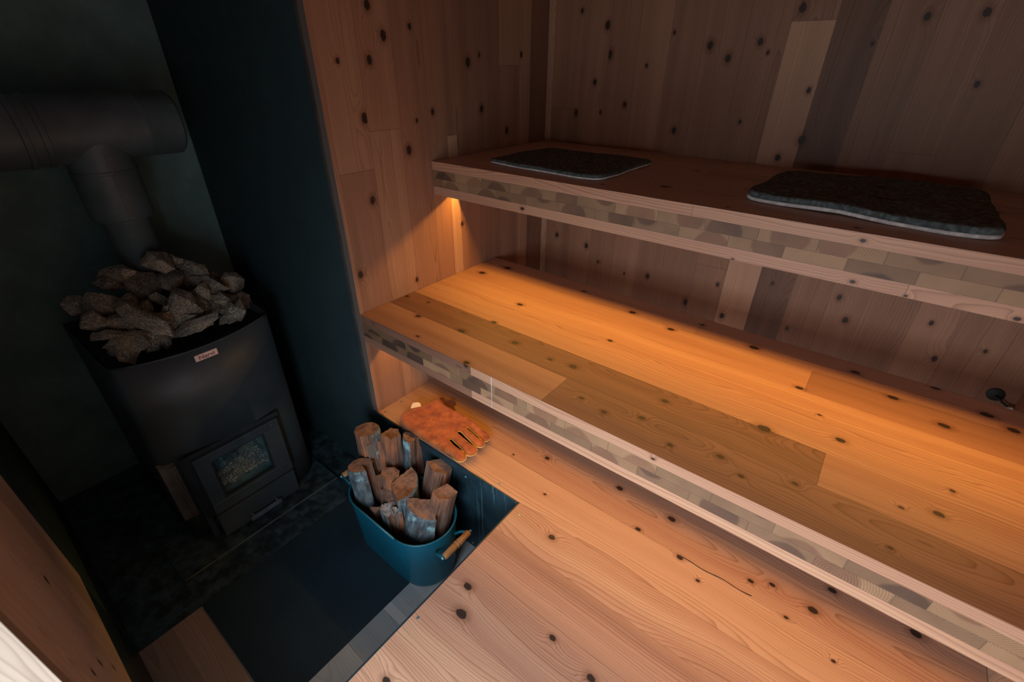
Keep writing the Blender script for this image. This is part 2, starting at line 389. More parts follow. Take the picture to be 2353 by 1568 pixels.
def mat_log(name, kind):
    m, nt, b = new_mat(name)
    tc = nt.new('ShaderNodeTexCoord').outputs['Object']
    inf = nt.new('ShaderNodeObjectInfo').outputs['Random']
    p = nt.vmath('ADD', tc, nt.xyz(nt.math('MULTIPLY', inf, 5.0), nt.math('MULTIPLY', inf, 3.0), 0.0))
    if kind == 'bark':
        n = nt.noise(nt.vmath('MULTIPLY', p, (1.0, 1.0, .3)), 60.0, 6.0, .65)
        n2 = nt.noise(p, 22.0, 3.0)
        base = nt.ramp(n, [(.3, (.022, .032, .040)), (.5, (.085, .115, .135)), (.7, (.20, .25, .28))])
        base = nt.mix(nt.step(n2, .56, .70), base, (.24, .42, .46, 1))
        base = nt.mix(nt.math('MULTIPLY', nt.step(n2, .42, .3), .6), base, (.14, .08, .05, 1))
        nt.put(b.inputs['Normal'], nt.bump(n, 1.0, .005))
    elif kind == 'split':
        n = nt.noise(nt.vmath('MULTIPLY', p, (1.0, 1.0, .035)), 190.0, 5.0, .7)
        n2 = nt.noise(nt.vmath('MULTIPLY', p, (1.0, 1.0, .3)), 20.0, 3.0)
        base = nt.ramp(n, [(.3, (.055, .030, .022)), (.52, (.16, .090, .066)), (.72, (.32, .20, .15))])
        base = nt.mix(nt.math('MULTIPLY', nt.step(n2, .5, .68), .6), base, (.47, .17, .07, 1))
        base = nt.mix(nt.math('MULTIPLY', nt.step(n2, .45, .3), .65), base, (.12, .13, .125, 1))
        nt.put(b.inputs['Normal'], nt.bump(n, .9, .003))
    else:
        s = nt.sep(tc)
        off = nt.math('SUBTRACT', nt.math('MULTIPLY', inf, .06), .0)
        x = nt.math('SUBTRACT', s[0], off); y = nt.math('ADD', s[1], nt.math('MULTIPLY', inf, .03))
        r = nt.math('SQRT', nt.math('ADD', nt.math('MULTIPLY', x, x), nt.math('MULTIPLY', y, y)))
        r = nt.math('ADD', r, nt.math('MULTIPLY', nt.noise(p, 40.0, 3.0), .006))
        ph = nt.math('FRACT', nt.math('MULTIPLY', r, 260.0))
        n2 = nt.noise(p, 38.0, 4.0, .6)
        base = nt.ramp(n2, [(.3, (.10, .055, .042)), (.5, (.25, .15, .11)), (.62, (.33, .18, .11)), (.75, (.50, .14, .04))])
        base = nt.mix(nt.math('MULTIPLY', nt.math('POWER', ph, 2.0), .75), base, (.05, .032, .025, 1))
        nt.put(b.inputs['Normal'], nt.bump(nt.math('ADD', ph, nt.noise(p, 150.0, 3.0)), .8, .0016))
    nt.put(b.inputs['Base Color'], base); b.inputs['Roughness'].default_value = .9
    b.inputs['Specular IOR Level'].default_value = .2
    return m
M['bark'] = mat_log('grey_bark', 'bark'); M['split'] = mat_log('split_log_face', 'split'); M['cut'] = mat_log('sawn_log_end', 'cut')
m, nt, b = new_mat('turned_handle_wood')
o_ = nt.new('ShaderNodeTexCoord').outputs['Object']
nn = nt.noise(nt.vmath('MULTIPLY', o_, (1.0, .12, 1.0)), 260.0, 3.0)
nt.put(b.inputs['Base Color'], nt.ramp(nn, [(.3, (.27, .12, .045)), (.7, (.50, .27, .12))])); b.inputs['Roughness'].default_value = .4
M['handle'] = m
M['torn'] = paint('torn_pale_wood', (.42, .38, .36), .9, mottle=.3, scale=6)

# ================================================================== STRUCTURE
woodF = wood('floor_planks', 'floor', (0, 1), 0)
woodBT = wood('bench_top_planks', 'bench', (0, 1), 0)
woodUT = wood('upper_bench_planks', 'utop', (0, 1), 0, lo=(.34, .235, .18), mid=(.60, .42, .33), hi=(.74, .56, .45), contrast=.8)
woodUF = wood('upper_bench_edge', 'ufront', (0, 2), 0)
woodLF = wood('lower_bench_edge', 'lfront', (0, 2), 0)
WL = dict(lo=(.125, .065, .042), mid=(.32, .165, .10), hi=(.52, .30, .185), contrast=.7, amp=.16)
woodS = wood('side_wall_boards', 'side', (1, 2), 1, lo=(.13, .07, .045), mid=(.33, .17, .105), hi=(.50, .30, .18), contrast=.8, amp=.16)
woodB = wood('back_wall_boards', 'back', (0, 2), 1, **WL)
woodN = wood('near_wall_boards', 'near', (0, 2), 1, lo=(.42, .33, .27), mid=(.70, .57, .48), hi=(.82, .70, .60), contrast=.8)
woodP = wood('plain_boards')
woodG = wood('cool_lit_sunken_boards', lo=(.22, .29, .34), mid=(.40, .47, .51), hi=(.58, .63, .66), contrast=.5, rough=.45)  # bluish grey stands in for cool daylight on the boards
woodBR = wood('warm_lit_sunken_boards', lo=(.26, .19, .14), mid=(.40, .30, .23), hi=(.55, .42, .33), contrast=.7)  # same boards, warm light painted in as brown
EG = endgrain('end_grain_blocks')

P = .1165
# raised floor
B = Boards()
edges = [YL-.12, -.81, -.69, -.575, -.46, -.375, -.235, -.115, 0.0, .13, .237, .35, .46, .58, .70, .82, .93, D]
cuts = {i: (XP if edges[i+1] <= 1e-6 else -.03) for i in range(len(edges)-1)}
tn = {(7, 0): .62, (8, 0): .78, (8, 1): .74, (9, 0): .62, (6, 0): .52, (5, 0): .5, (4, 0): .62, (3, 0): .72, (2, 0): .6}
B.strips((0, 0, 0), (1, 0, 0), (0, 1, 0), W, edges, wood_strips('floor_board', 'floor', (0, 1), 0, edges), tn, {8: []}, cuts=cuts)
B.quad((XP, YL-.12, -.03), (0, 0, 1), (0, 1, 0), .03, -YL+.12, woodP, cell=False)
B.quad((-.03, 0, -.03), (1, 0, 0), (0, 0, 1), XP+.03, .03, woodP, cell=False)
B.quad((-.03, 0, -.03), (0, 1, 0), (1, 0, 0), D, W+.03, woodP, cell=False)
B.quad((XP, YL-.12, -.03), (0, 1, 0), (1, 0, 0), -YL+.12, W-XP, woodP, cell=False)
fl = struct(B.build('floor'), 'raised floor of long knotty cedar planks')
bm = bmesh.new(); tube(bm, [(1.122+.19*k/14, .128+.0022*math.sin(k*.9)+.0004*k, -.0006+.0002*math.sin(k)) for k in range(15)], .0014, 6)
o = obj('crack', bm, paint('dark_crack', (.012, .012, .016), .9), fl); o['label'] = 'dark split running from a knot'

# floor crack and resin streak lines
# sunken floor
B = Boards()
ge = [-.72, -.66, -.49, -.355, -.325, -.25, -.17, -.08, 0.0]
gt = {(0, 0): .7, (1, 0): .55, (2, 0): .25, (3, 0): .75, (4, 0): .35, (5, 0): .5, (6, 0): .3, (7, 0): .6}
B.strips((-.075, 0, ZP), (1, 0, 0), (0, 1, 0), XP+.075, ge, woodG, gt)
B.strips((-.075, 0, ZP), (1, 0, 0), (0, 1, 0), XP+.075, [-.9, -.81, -.72], woodBR, {(0, 0): .3, (1, 0): .6})
B.quad((-.075, -.9, ZP-.02), (0, 1, 0), (1, 0, 0), .9, XP+.075, woodP, cell=False)
struct(B.build('trim_9'), 'sunken floor boards, warm light painted brown beside the sheet, cool light painted grey by the plank edge')
o = struct(obj('floor_lower', boxbm((XB, -.9, ZP-.03), (-.075, 0, ZP+.001)), M['hearth']), 'sooty black hearth floor under the stove'); o.name = 'floor.001'
o = obj('floor_sheet', boxbm((-.074, -.719, ZP+.0005), (.398, -.004, ZP+.004)), M['sheet'])
tag(o, 'thin black steel sheet lying on the sunken floor before the stove', 'floor sheet')

# black panels along y=0 : alcove side and pit face
bm = boxbm((XB, 0, ZP-.03), (-.032, .03, ZC)); struct(obj('wall_alcove_right', bm, M['blackwall']), 'black board wall beside the stove')
bm = boxbm((-.032, .0, ZP-.03), (XP, .03, -.031)); struct(obj('trim_1', bm, M['blackpit']), 'black painted riser below the plank floor with pale drips')
bm = boxbm((XP, YL-.1, ZP-.03), (XP+.03, .03, -.031)); struct(obj('trim_2', bm, M['blackpit']), 'black riser below the doorway planks')
struct(obj('wall_alcove_back', boxbm((XB-.04, YL-.1, ZP-.03), (XB, .03, ZC)), M['backboard']), 'black board wall behind the flue, its colour lightened as if lit')
struct(obj('wall_alcove_left', boxbm((XB, YL-.06, ZP-.03), (-.07, YL-.004, ZC)), M['leftboard']), 'black board wall left of the stove')
bm = boxbm((-.07, YL-.06, ZP-.03), (XP, YL-.004, -.001)); struct(obj('trim_3', bm, M['blackpit']), 'black riser below the near wall')
# thin chipped black edging of the raised floor
bm = bmesh.new(); box(bm, (XP-.0045, YL, -.031), (XP-.0002, -.0045, -.0006)); struct(obj('trim_4', bm, M['blackpit']), 'thin black edging along the plank floor')
bm = bmesh.new(); box(bm, (-.032, -.0045, -.031), (XP-.0002, -.0002, -.0012)); struct(obj('trim_5', bm, M['blackpit']), 'thin black edging under the gloves')

# side wall (x=0)
woodEd = wood('greyed_board_edge', lo=(.10, .085, .075), mid=(.17, .145, .13), hi=(.24, .2, .18), contrast=.5)
B = Boards()
se = [0.0, .015, .137, .256, .374, .456, .503, .62, .74, .86, .93, D]
st = {(0, 0): .55, (1, 0): .45, (1, 1): .62, (2, 0): .66, (2, 1): .6, (3, 0): .45, (4, 0): .5, (5, 0): 1.0, (6, 0): .45, (7, 0): .35, (8, 0): .5, (9, 0): .75, (10, 0): .2}
B.strips((0, 0, 0), (0, 0, 1), (0, 1, 0), ZC, se, wood_strips('side_board', 'side', (1, 2), 1, se, lo=(.13, .07, .045), mid=(.33, .17, .105), hi=(.50, .30, .18), contrast=.8, amp=.16), st, {1: [.865], 2: [.97], 5: [.93], 6: [.35], 8: [1.14]})
B.quad((-.03, 0, 0), (0, 0, 1), (1, 0, 0), ZC, .03, woodEd, (.4, .3, .9), cell=False)
struct(B.build('wall_left'), 'knotty cedar side wall at the bench ends')
struct(obj('trim_6', boxbm((-.038, -.003, -.03), (-.026, .012, ZC)), paint('dark_edge_strip', (.06, .052, .048), .6)), 'dark thin edging strip between black board and cedar wall')

# back wall (y=D)
B = Boards()
be = [0, .03, .16, .275, .39, .505, .62, .75, .87, .985, 1.10, 1.215, 1.33, 1.45, 1.56, 1.68, W]
bt = {(0, 0): .75, (1, 0): .38, (2, 0): .45, (3, 0): .4, (4, 0): .55, (5, 0): .38, (6, 0): .42, (7, 0): .45, (8, 0): .6, (9, 1): .35, (9, 0): .78, (10, 0): .06, (11, 0): .45, (12, 0): .4, (13, 0): .55, (14, 0): .45, (15, 0): .4}
bt.update({(8, 1): .40, (9, 0): .85, (9, 1): .38})
# board 9 is the pale straight-grained one between the benches and up to 1.26
vj = {8: [.93], 9: [], 1: [.99], 11: [.93], 7: [.47]}
be9 = {}
WBs = wood_strips('back_board', 'back', (0, 2), 1, be, **WL)
for i in range(len(be)-1):
    js = [j for j in vj.get(i, [])]
    if i == 8: js = [1.257]; bt[(8, 0)] = .95; bt[(8, 1)] = .4
    if i == 9: js = []; bt[(9, 0)] = .12
    if i == 10: bt[(10, 0)] = .4
    es = [-.03] + js + [ZC]
    for k in range(len(es)-1):
        t = bt.get((i, k), .45)
        B.quad(V((be[i+1], D, es[k])), (0, 0, 1), (-1, 0, 0), es[k+1]-es[k], be[i+1]-be[i], WBs[i], (t, random.random(), 0.98 if (i == 8 and k == 0) else random.random()))
struct(B.build('wall_back'), 'knotty cedar back wall of vertical boards')
# right wall, near wall, ceiling
B = Boards()
B.strips((W, YL, 0), (0, 0, 1), (0, 1, 0), ZC, [i*.1157 for i in range(17)]+[D-YL], woodP)
struct(B.build('wall_right'), 'cedar wall closing the right side of the room')
DX0, DX1, DZ = .655, 1.62, .97  # doorway head is unseen, set low to shape the daylight
B = Boards()
ne = [-.07, .0, .13, .245, .36, .48, .60, DX0]
B.strips((0, YL, 0), (0, 0, 1), (1, 0, 0), ZC, ne, woodN, {(0, 0): .55, (1, 0): .3, (2, 0): .5, (3, 0): .45, (4, 0): .55, (5, 0): .5, (6, 0): .45})
B.strips((0, YL, DZ), (0, 0, 1), (1, 0, 0), ZC-DZ, [DX0, .77, .885, 1.0, 1.12, 1.24, 1.36, 1.48, DX1], woodN)
B.strips((0, YL, 0), (0, 0, 1), (1, 0, 0), ZC, [DX1, W], woodN)
nw = struct(B.build('wall_near'), 'cedar wall with the doorway, seen at a grazing angle on the left')
B = Boards()
B.strips((XB, YL, ZC), (0, 1, 0), (1, 0, 0), D-YL, [i*.116 for i in range(24)]+[W-XB], woodP)
struct(B.build('ceiling'), 'cedar board ceiling')
# door jamb (pale wood, daylit)
pale = wood('pale_jamb_wood', lo=(.27, .21, .165), mid=(.36, .295, .235), hi=(.44, .37, .30), contrast=.9)
B = Boards()
B.quad((DX0, YL-.30, 0), (0, 0, 1), (0, 1, 0), DZ, .302, pale, (.7, .4, .9), cell=False)
B.quad((DX0-.03, YL+.002, 0), (0, 0, 1), (1, 0, 0), DZ, .03, pale, (.7, .2, .9), cell=False)
B.quad((DX0, YL-.30, DZ), (1, 0, 0), (0, 1, 0), DX1-DX0, .302, pale, (.7, .4, .9), cell=False)
B.quad((DX1, YL-.30, 0), (0, 0, 1), (0, 1, 0), DZ, .302, pale, (.7, .4, .9), cell=False)
struct(B.build('door_1'), 'pale daylit door jamb at the lower left corner')

# ================================================================== BENCHES
def bench(name, y0, y1, z1, t, topmat, frontmat, topedges, tones, joints, flam, blocks, fjoints=(), seedv=1, shade_tones=()):
    random.seed(seedv)
    root = Boards(); x1 = W-.001
    lam = t/4
    root.strips((0.001, 0, z1), (1, 0, 0), (0, 1, 0), x1, topedges, topmat, tones, joints)
    # front: long-grain top lamina, two rows of end-grain blocks, long-grain bottom lamina
    root.strips((0.001, y0, 0), (1, 0, 0), (0, 0, 1), x1, [z1-lam, z1], frontmat, {(0, 0): flam[0], (0, 1): flam[1]}, {0: flam[2]})
    root.strips((0.001, y0, 0), (1, 0, 0), (0, 0, 1), x1, [z1-t, z1-3*lam], frontmat, {(0, 0): flam[3], (0, 1): flam[4]}, {0: flam[5]})
    for row in (0, 1):
        off = blocks[row]; x = .001; nxt = off
        while x < x1-1e-4:
            e = min(nxt, x1)
            root.quad((x, y0, z1-3*lam+row*lam), (1, 0, 0), (0, 0, 1), e-x, lam, EG, (shade_tones[row] if (shade_tones and x < .3) else random.uniform(.15, .95), random.random(), random.random()))
            x = e; nxt = e+.1185
    # underside, back, ends
    root.strips((0.001, 0, z1-t), (1, 0, 0), (0, 1, 0), x1, topedges, woodP)
    root.quad((0.001, y1, z1-t), (1, 0, 0), (0, 0, 1), x1-.001, t, woodP, cell=False)
    root.quad((0.001, y0, z1-t), (0, 1, 0), (0, 0, 1), y1-y0, t, woodP, cell=False)
    root.quad((x1, y0, z1-t), (0, 1, 0), (0, 0, 1), y1-y0, t, woodP, cell=False)
    return root.build(name)

be_l = [0.0, .123, .238, .352, .458, .578, D1]
lb = bench('lower_bench', 0.0, D1, H1, T1, wood_strips('bench_board', 'bench', (0, 1), 0, be_l), woodLF, be_l,
    {(0, 0): .58, (0, 1): .2, (1, 0): .08, (1, 1): .62, (2, 0): .72, (2, 1): .66, (3, 0): .72, (4, 0): .62, (5, 0): .6, (5, 1): .5},
    {0: [.74], 1: [1.33], 2: [], 4: [1.25], 5: [.92]}, (.0, .72, [.5], .15, .75, [.5]), (.063, .104), seedv=11, shade_tones=(.02, .02))  # left end of the edge darkened: shade painted into the tones
tag(lb, 'wide lower cedar bench with end-grain edge, washed in amber light', 'bench')
B = boxbm((.5770, -.0006, H1-T1), (.5787, .0, H1-.001)); o = obj('white_mark', B, M['mark_white'], lb); o['label'] = 'thin white vertical mark on the bench edge'  # thin raised whitish strip across the bench front
ub = bench('upper_bench', U2, D, H2, T2, woodUT, woodUF, [U2, .49, .606, .722, .838, .954, D],
    {(0, 0): .5, (1, 0): .42, (2, 0): .45, (3, 0): .5, (4, 0): .5, (5, 0): .4}, {3: [.8]}, (.62, .62, [.9], .62, .6, [1.345]), (.049, .108), seedv=23)
tag(ub, 'upper cedar bench with end-grain edge carrying two dark felt pads', 'bench')

# lamp channels below both benches (warm strip lamps)
alu = paint('dark_aluminium', (.12, .11, .10), .5, metal=.6)
def strip_lamp(parent, y, ztop, energy, label, lip=.0185):
    L0, L1 = .012, W-.012
    bm = bmesh.new()
    box(bm, (L0, y-.030, ztop-lip), (L1, y-.027, ztop-.0003))
    box(bm, (L0, y+.0085, ztop-.030), (L1, y+.0115, ztop-.0003))  # unseen lips, sized to cut the lamp's beam
    box(bm, (L0, y-.030, ztop-.003), (L1, y+.0115, ztop-.0003))
    o = obj('lamp_channel_unseen_lips', bm, alu, parent); o['label'] = label
    ld = bpy.data.lights.new('bench_strip_lamp', 'AREA'); ld.shape = 'RECTANGLE'; ld.size = L1-L0-.01; ld.size_y = .007
    ld.energy = energy; ld.color = (1.0, .475, .085)
    lo = bpy.data.objects.new('bench_strip_lamp', ld); COL.objects.link(lo)
    lo.location = ((L0+L1)/2, y, ztop-.006); lo.rotation_euler = (math.radians(-14), 0, 0)
strip_lamp(ub, .478, H2-T2, 6.0, 'slim channel of the amber strip lamp')
strip_lamp(lb, .120, H1-T1, 3.2, 'slim channel of the amber strip lamp', .027)

# ================================================================== FELT PADS
def pad(corners, z, th, label, seed, wav=.004, corner=.05):
    rnd = random.Random(seed)
    # rounded outline from 4 corners
    pts = []
    cs = [V((*c, 0)) for c in corners]; n = 4
    for i in range(n):
        p, a, b_ = cs[i], cs[i-1], cs[(i+1) % n]
        d1, d2 = (a-p).normalized(), (b_-p).normalized()
        s, e = p+d1*corner, p+d2*corner
        for k in range(7):
            t = k/6; pts.append(s*(1-t)**2+p*(2*t*(1-t))+e*t*t)
        for k in range(1, 12):
            t = k/12; q = (p+d2*corner)*(1-t)+(b_-(d2*corner))*t; pts.append(q)
    cen = sum(cs, V((0, 0, 0)))/4
    out = []
    for i, p in enumerate(pts):
        w = mnoise.noise(p*14+V((seed, 0, 0)))*.006+mnoise.noise(p*90+V((seed, 3, 0)))*.0022
        out.append(p+(p-cen).normalized()*w)
    def layer(name, z0, h, shrink, mat, parent, pile):
        bm = bmesh.new(); R = 7; prev = None; N = len(out)
        prof = [(1.0, 0), (1.0+.004, h*.5), (.992, h*.9), (.96, h), (.85, h), (.6, h), (.3, h)]
        rows = []
        for f, hh in prof:
            row = []
            for p in out:
                q = cen+(p-cen)*f*shrink
                zz = z0+hh+(mnoise.noise(V((p.x*7, p.y*7, seed)))*wav+wav*.6 if True else 0)
                if pile and hh > 0: zz += mnoise.noise(q*60)*.0015
                row.append(bm.verts.new((q.x, q.y, max(z+.0004, zz))))
            rows.append(row)
        for a, b_ in zip(rows, rows[1:]):
            for i in range(N): bm.faces.new((a[i], a[(i+1) % N], b_[(i+1) % N], b_[i]))
        bm.faces.new(rows[-1]); bm.faces.new(rows[0][::-1])
        return obj(name, bm, mat, parent, smooth=True)
    e = empty('seat_pad', (cen.x, cen.y, z))
    tag(e, label, 'seat pad')
    a = layer('backing', z, th*.4, 1.0, M['white_felt'], None, False); fix(a, e); a['label'] = 'off-white felt underside showing along the rim'
    b2 = layer('pile', z+th*.38, th*.62, .995, M['dark_felt'], None, True); fix(b2, e)
    return e
pad([(.168, .462), (.608, .440), (.612, .815), (.180, .812)], H2, .013, 'smaller-looking dark felt seat pad in the far corner of the upper bench', 3)
pad([(.975, .492), (1.455, .448), (1.447, .925), (1.003, .862)], H2, .020, 'dark felt seat pad with bold white rim, nearer on the upper bench', 9, .006, .055)

# ================================================================== CABLE on the back wall
e = empty('cable', (1.714, D, .281)); tag(e, 'short black cable with round wall grommet under the upper bench', 'cable')
bm = bmesh.new(); lathe(bm, (1.714, D, .281), (0, -1, 0), [(0, .021), (.004, .021), (.006, .017)], 28); fix(obj('grommet', bm, M['rubber'], angle=40), e)
bm = bmesh.new(); tube(bm, [(1.716, D-.004, .280), (1.722, D-.014, .277), (1.735, D-.018, .268), (1.748, D-.018, .261), (1.757, D-.014, .25), (1.7585, D-.012, .22), (1.759, D-.012, .0)], .0032); fix(obj('cord', bm, M['rubber'], smooth=True), e)
bm = bmesh.new(); tube(bm, [(1.748, D-.018, .256), (1.757, D-.023, .262), (1.7635, D-.02, .255)], .004); c = fix(obj('clip', bm, M['clip'], smooth=True), e); c['label'] = 'white plastic clip'

# ================================================================== GLOVES
GO = [(.13,0),(.11,.029),(.117,.06),(.136,.112),(.148,.172),(.173,.174),(.201,.164),(.246,.163),(.3,.166),(.35,.160),(.392,.152),(.419,.148),(.437,.143),(.449,.130),(.449,.114),(.436,.108),(.410,.1155),(.382,.121),(.352,.127),(.345,.124),(.351,.120),(.38,.116),(.41,.109),(.444,.107),(.456,.096),(.455,.084),(.445,.076),(.430,.074),(.405,.0805),(.37,.089),(.349,.0945),(.338,.091),(.342,.083),(.366,.078),(.415,.071),(.441,.070),(.456,.060),(.460,.043),(.452,.029),(.437,.024),(.407,.035),(.37,.043),(.350,.047),(.342,.043),(.347,.038),(.373,.031),(.4,.029),(.424,.028),(.441,.022),(.450,.009),(.449,-.006),(.436,-.015),(.411,-.011),(.392,-.006),(.353,-.012),(.299,-.012),(.244,-.013),(.167,-.009)]
def resample(poly, step):
    out = []
    n = len(poly)
    # Catmull-Rom
    for i in range(n):
        p0, p1, p2, p3 = [V((*poly[(i+k-1) % n], 0)) for k in range(4)]
        m = max(1, int((p2-p1).length/step))
        for k in range(m):
            t = k/m
            q = .5*((2*p1)+(-p0+p2)*t+(2*p0-5*p1+4*p2-p3)*t*t+(-p0+3*p1-3*p2+p3)*t**3)
            out.append((q.x, q.y))
    return out
def segdist(p, a, b_):
    d = b_-a; t = max(0, min(1, (p-a).dot(d)/max(d.length_squared, 1e-12))); return (a+d*t-p).length
def inflate(poly, z0, th, w, mat, name, step=.005, wr=.004, seed=0, flat=.0):
    o2 = [V(p) for p in resample(poly, step)]
    N = len(o2)
    xs = [p.x for p in o2]; ys = [p.y for p in o2]
    pts = list(o2)
    inner = []
    y = min(ys); g = step*1.15; row = 0
    def inside(p):
        c = False
        for i in range(N):
            a, b_ = o2[i], o2[(i+1) % N]
            if (a.y > p.y) != (b_.y > p.y) and p.x < (b_.x-a.x)*(p.y-a.y)/(b_.y-a.y)+a.x: c = not c
        return c
    while y < max(ys):
        x = min(xs)+(g/2 if row % 2 else 0)
        while x < max(xs):
            p = V((x, y))
            if inside(p):
                d = min(segdist(p, o2[i], o2[(i+1) % N]) for i in range(N))
                if d > step*.45: inner.append((p, d))
            x += g
        y += g*.87; row += 1
    allp = o2+[p for p, _ in inner]
    dist = [0.0]*N+[d for _, d in inner]
    r = delaunay_2d_cdt(allp, [(i, (i+1) % N) for i in range(N)], [list(range(N))], 2, 1e-6)
    vs, es, fs, ov = r[0], r[1], r[2], r[3]
    dd = [dist[o_[0]] if o_ else 0.0 for o_ in ov]
    bm = bmesh.new(); top = []; bot = []
    for p, d in zip(vs, dd):
        k = min(1.0, d/w); h = math.sqrt(max(0, 1-(1-k)**2))
        nz = mnoise.noise(V((p.x*22, p.y*22, seed)))*wr*k+mnoise.noise(V((p.x*60, p.y*45, seed+4)))*wr*.35*k
        top.append(bm.verts.new((p.x, p.y, z0+th*(.40+.60*h)+nz)))
        bot.append(bm.verts.new((p.x, p.y, z0+th*(.36*(1-k)))))
    for f in fs:
        bm.faces.new([top[i] for i in f]); bm.faces.new([bot[i] for i in reversed(f)])
    bnd = set()
    from collections import Counter
    ec = Counter()
    for f in fs:
        for i in range(len(f)): ec[(f[i], f[(i+1) % len(f)])] += 1
    for (a, b_) in list(ec):
        if (b_, a) not in ec: bm.faces.new((top[b_], top[a], bot[a], bot[b_]))
    return obj(name, bm, mat, smooth=True), [(p.x, p.y) for p in o2]
under = [(x+.006, y+.010 if y > .1 else y+.008) for x, y in GO]
e = empty('work_glove', (.28, .08, 0)); tag(e, 'brown suede work glove lying underneath the orange one on the planks', 'glove', None)
U_ = [(.128,.012),(.112,.04),(.125,.1),(.138,.160),(.128,.198),(.14,.216),(.160,.205),(.176,.222),(.198,.220),(.203,.202),(.226,.190),(.236,.176),(.300,.172),(.36,.162),(.41,.150),(.428,.13),(.43,.1),(.436,.06),(.425,.02),(.41,.004),(.36,.002),(.3,.003),(.24,.002),(.17,.004)]
g2, _ = inflate(U_, .0006, .016, .010, M['leather2'], 'palm', .007, .002, 5); fix(g2, e)
e = empty('work_glove', (.28, .08, .018)); tag(e, 'orange suede work glove with yellow piping between its spread fingers', 'glove')
g1, out1 = inflate(GO, .0175, .022, .014, M['leather'], 'body', .0042, .006, 1); fix(g1, e)
def pip(i0, i1):
    pts = []
    seg = [GO[i % len(GO)] for i in range(i0-1, i1+2)]
    for i in range(1, len(seg)-2):
        p0, p1, p2, p3 = [V((*seg[i+k-1], 0)) for k in range(4)]
        for k in range(5):
            t = k/5; q = .5*((2*p1)+(-p0+p2)*t+(2*p0-5*p1+4*p2-p3)*t*t+(-p0+3*p1-3*p2+p3)*t**3)
            pts.append((q.x, q.y, .0285))
    bm = bmesh.new(); tube(bm, pts, .0014, 6); o = fix(obj('piping', bm, M['yellow'], smooth=True), e); o['label'] = 'yellow leather piping'
pip(13, 36); pip(36, 52)
bm = bmesh.new(); vs = [(.119,.064),(.103,.085),(.102,.094),(.110,.104),(.121,.108),(.140,.097)]
a = [bm.verts.new((x, y, .0375)) for x, y in vs]; b_ = [bm.verts.new((x, y, .0385)) for x, y in vs]
bm.faces.new(a[::-1]); bm.faces.new(b_)
for i in range(6): bm.faces.new((a[i], a[(i+1) % 6], b_[(i+1) % 6], b_[i]))
o = fix(obj('care_tag', bm, M['tagpaper']), e); o['label'] = 'white sewn tag sticking out of the cuff'

# ================================================================== SCREWS
SL = ['zinc screw in the planks just above the pit beside the tub', 'zinc screw at the inner corner of the plank floor', 'blue-grey screw at the plank edge near the bottom of the view', 'zinc screw beside the cuff of the gloves, far one', 'zinc screw below the cedar wall corner, near the edge']
for i, (x, y) in enumerate([(.586, .018), (.708, -.035), (.698, -.423), (.02, .097), (.02, .018)]):
    bm = bmesh.new(); lathe(bm, (x, y, 0), (0, 0, 1), [(0.0001, .0036), (.0006, .0034), (.0007, .0012), (.0003, .0008)], 14)
    o = obj('screw', bm, M['screw'], angle=30); tag(o, SL[i], 'screw', 'countersunk screws in the plank floor')
SL2 = ['bright screw high on the black riser right of the back logs', 'bright screw low on the black riser right of the tub handle', 'bright screw on the black riser under the corner of the cedar wall']
for i, (x, z) in enumerate([(.455, -.030-.012), (.470, -.375), (.012, -.045)]):
    bm = bmesh.new(); lathe(bm, (x, -.0, z), (0, -1, 0), [(0.0, .0036), (.0012, .003), (.0016, .001)], 14)
    o = obj('screw', bm, M['rivet'], angle=30); tag(o, SL2[i], 'screw', 'bright screws on the black riser')

# ================================================================== STOVE
YC, HWD = -.39, .222
def xf(y): return -.270-.060*((y-YC)/HWD)**2
XR = -.80; Z0, Z1 = -.375, .378
st = empty('wood_stove', (-.53, YC, ZP)); tag(st, 'dark graphite wood-burning sauna stove with curved front and small glass door', 'stove')
# shell with door hole
ys = [YC-HWD+2*HWD*i/16 for i in range(17)]
hy0, hy1, hz0, hz1 = -.508, -.322, -.200, -.024
ys = sorted([y for y in ys if min(abs(y-hy0), abs(y-hy1)) > .008]+[hy0, hy1])
zs = [Z0, hz0, hz1, .2, Z1]
bm = bmesh.new(); G = {}
for i, y in enumerate(ys):
    for j, z in enumerate(zs): G[i, j] = bm.verts.new((xf(y), y, z))
for i in range(len(ys)-1):
    for j in range(len(zs)-1):
        if ys[i] >= hy0-1e-6 and ys[i+1] <= hy1+1e-6 and j == 1: continue
        bm.faces.new((G[i, j], G[i+1, j], G[i+1, j+1], G[i, j+1]))
# rounded sides and back
n = len(ys)-1
side = []
for s_, i in ((-1, 0), (1, n)):
    y = ys[i]; col_ = [[G[i, j] for j in range(len(zs))]]
    for (dx, dy) in ((-.012, .010), (-.03, .016), (-.06, .018)):
        col_.append([bm.verts.new((xf(y)+dx, y+s_*dy, z)) for z in zs])
    col_.append([bm.verts.new((XR, y+s_*.018, z)) for z in zs])
    for a, b_ in zip(col_, col_[1:]):
        for j in range(len(zs)-1): bm.faces.new((a[j], b_[j], b_[j+1], a[j+1]))
    side.append(col_[-1])
for j in range(len(zs)-1): bm.faces.new((side[0][j], side[1][j], side[1][j+1], side[0][j+1]))
o = fix(obj('shell', bm, M['stove'], angle=50), st)
md = o.modifiers.new('s', 'SOLIDIFY'); md.thickness = .004; md.offset = -1
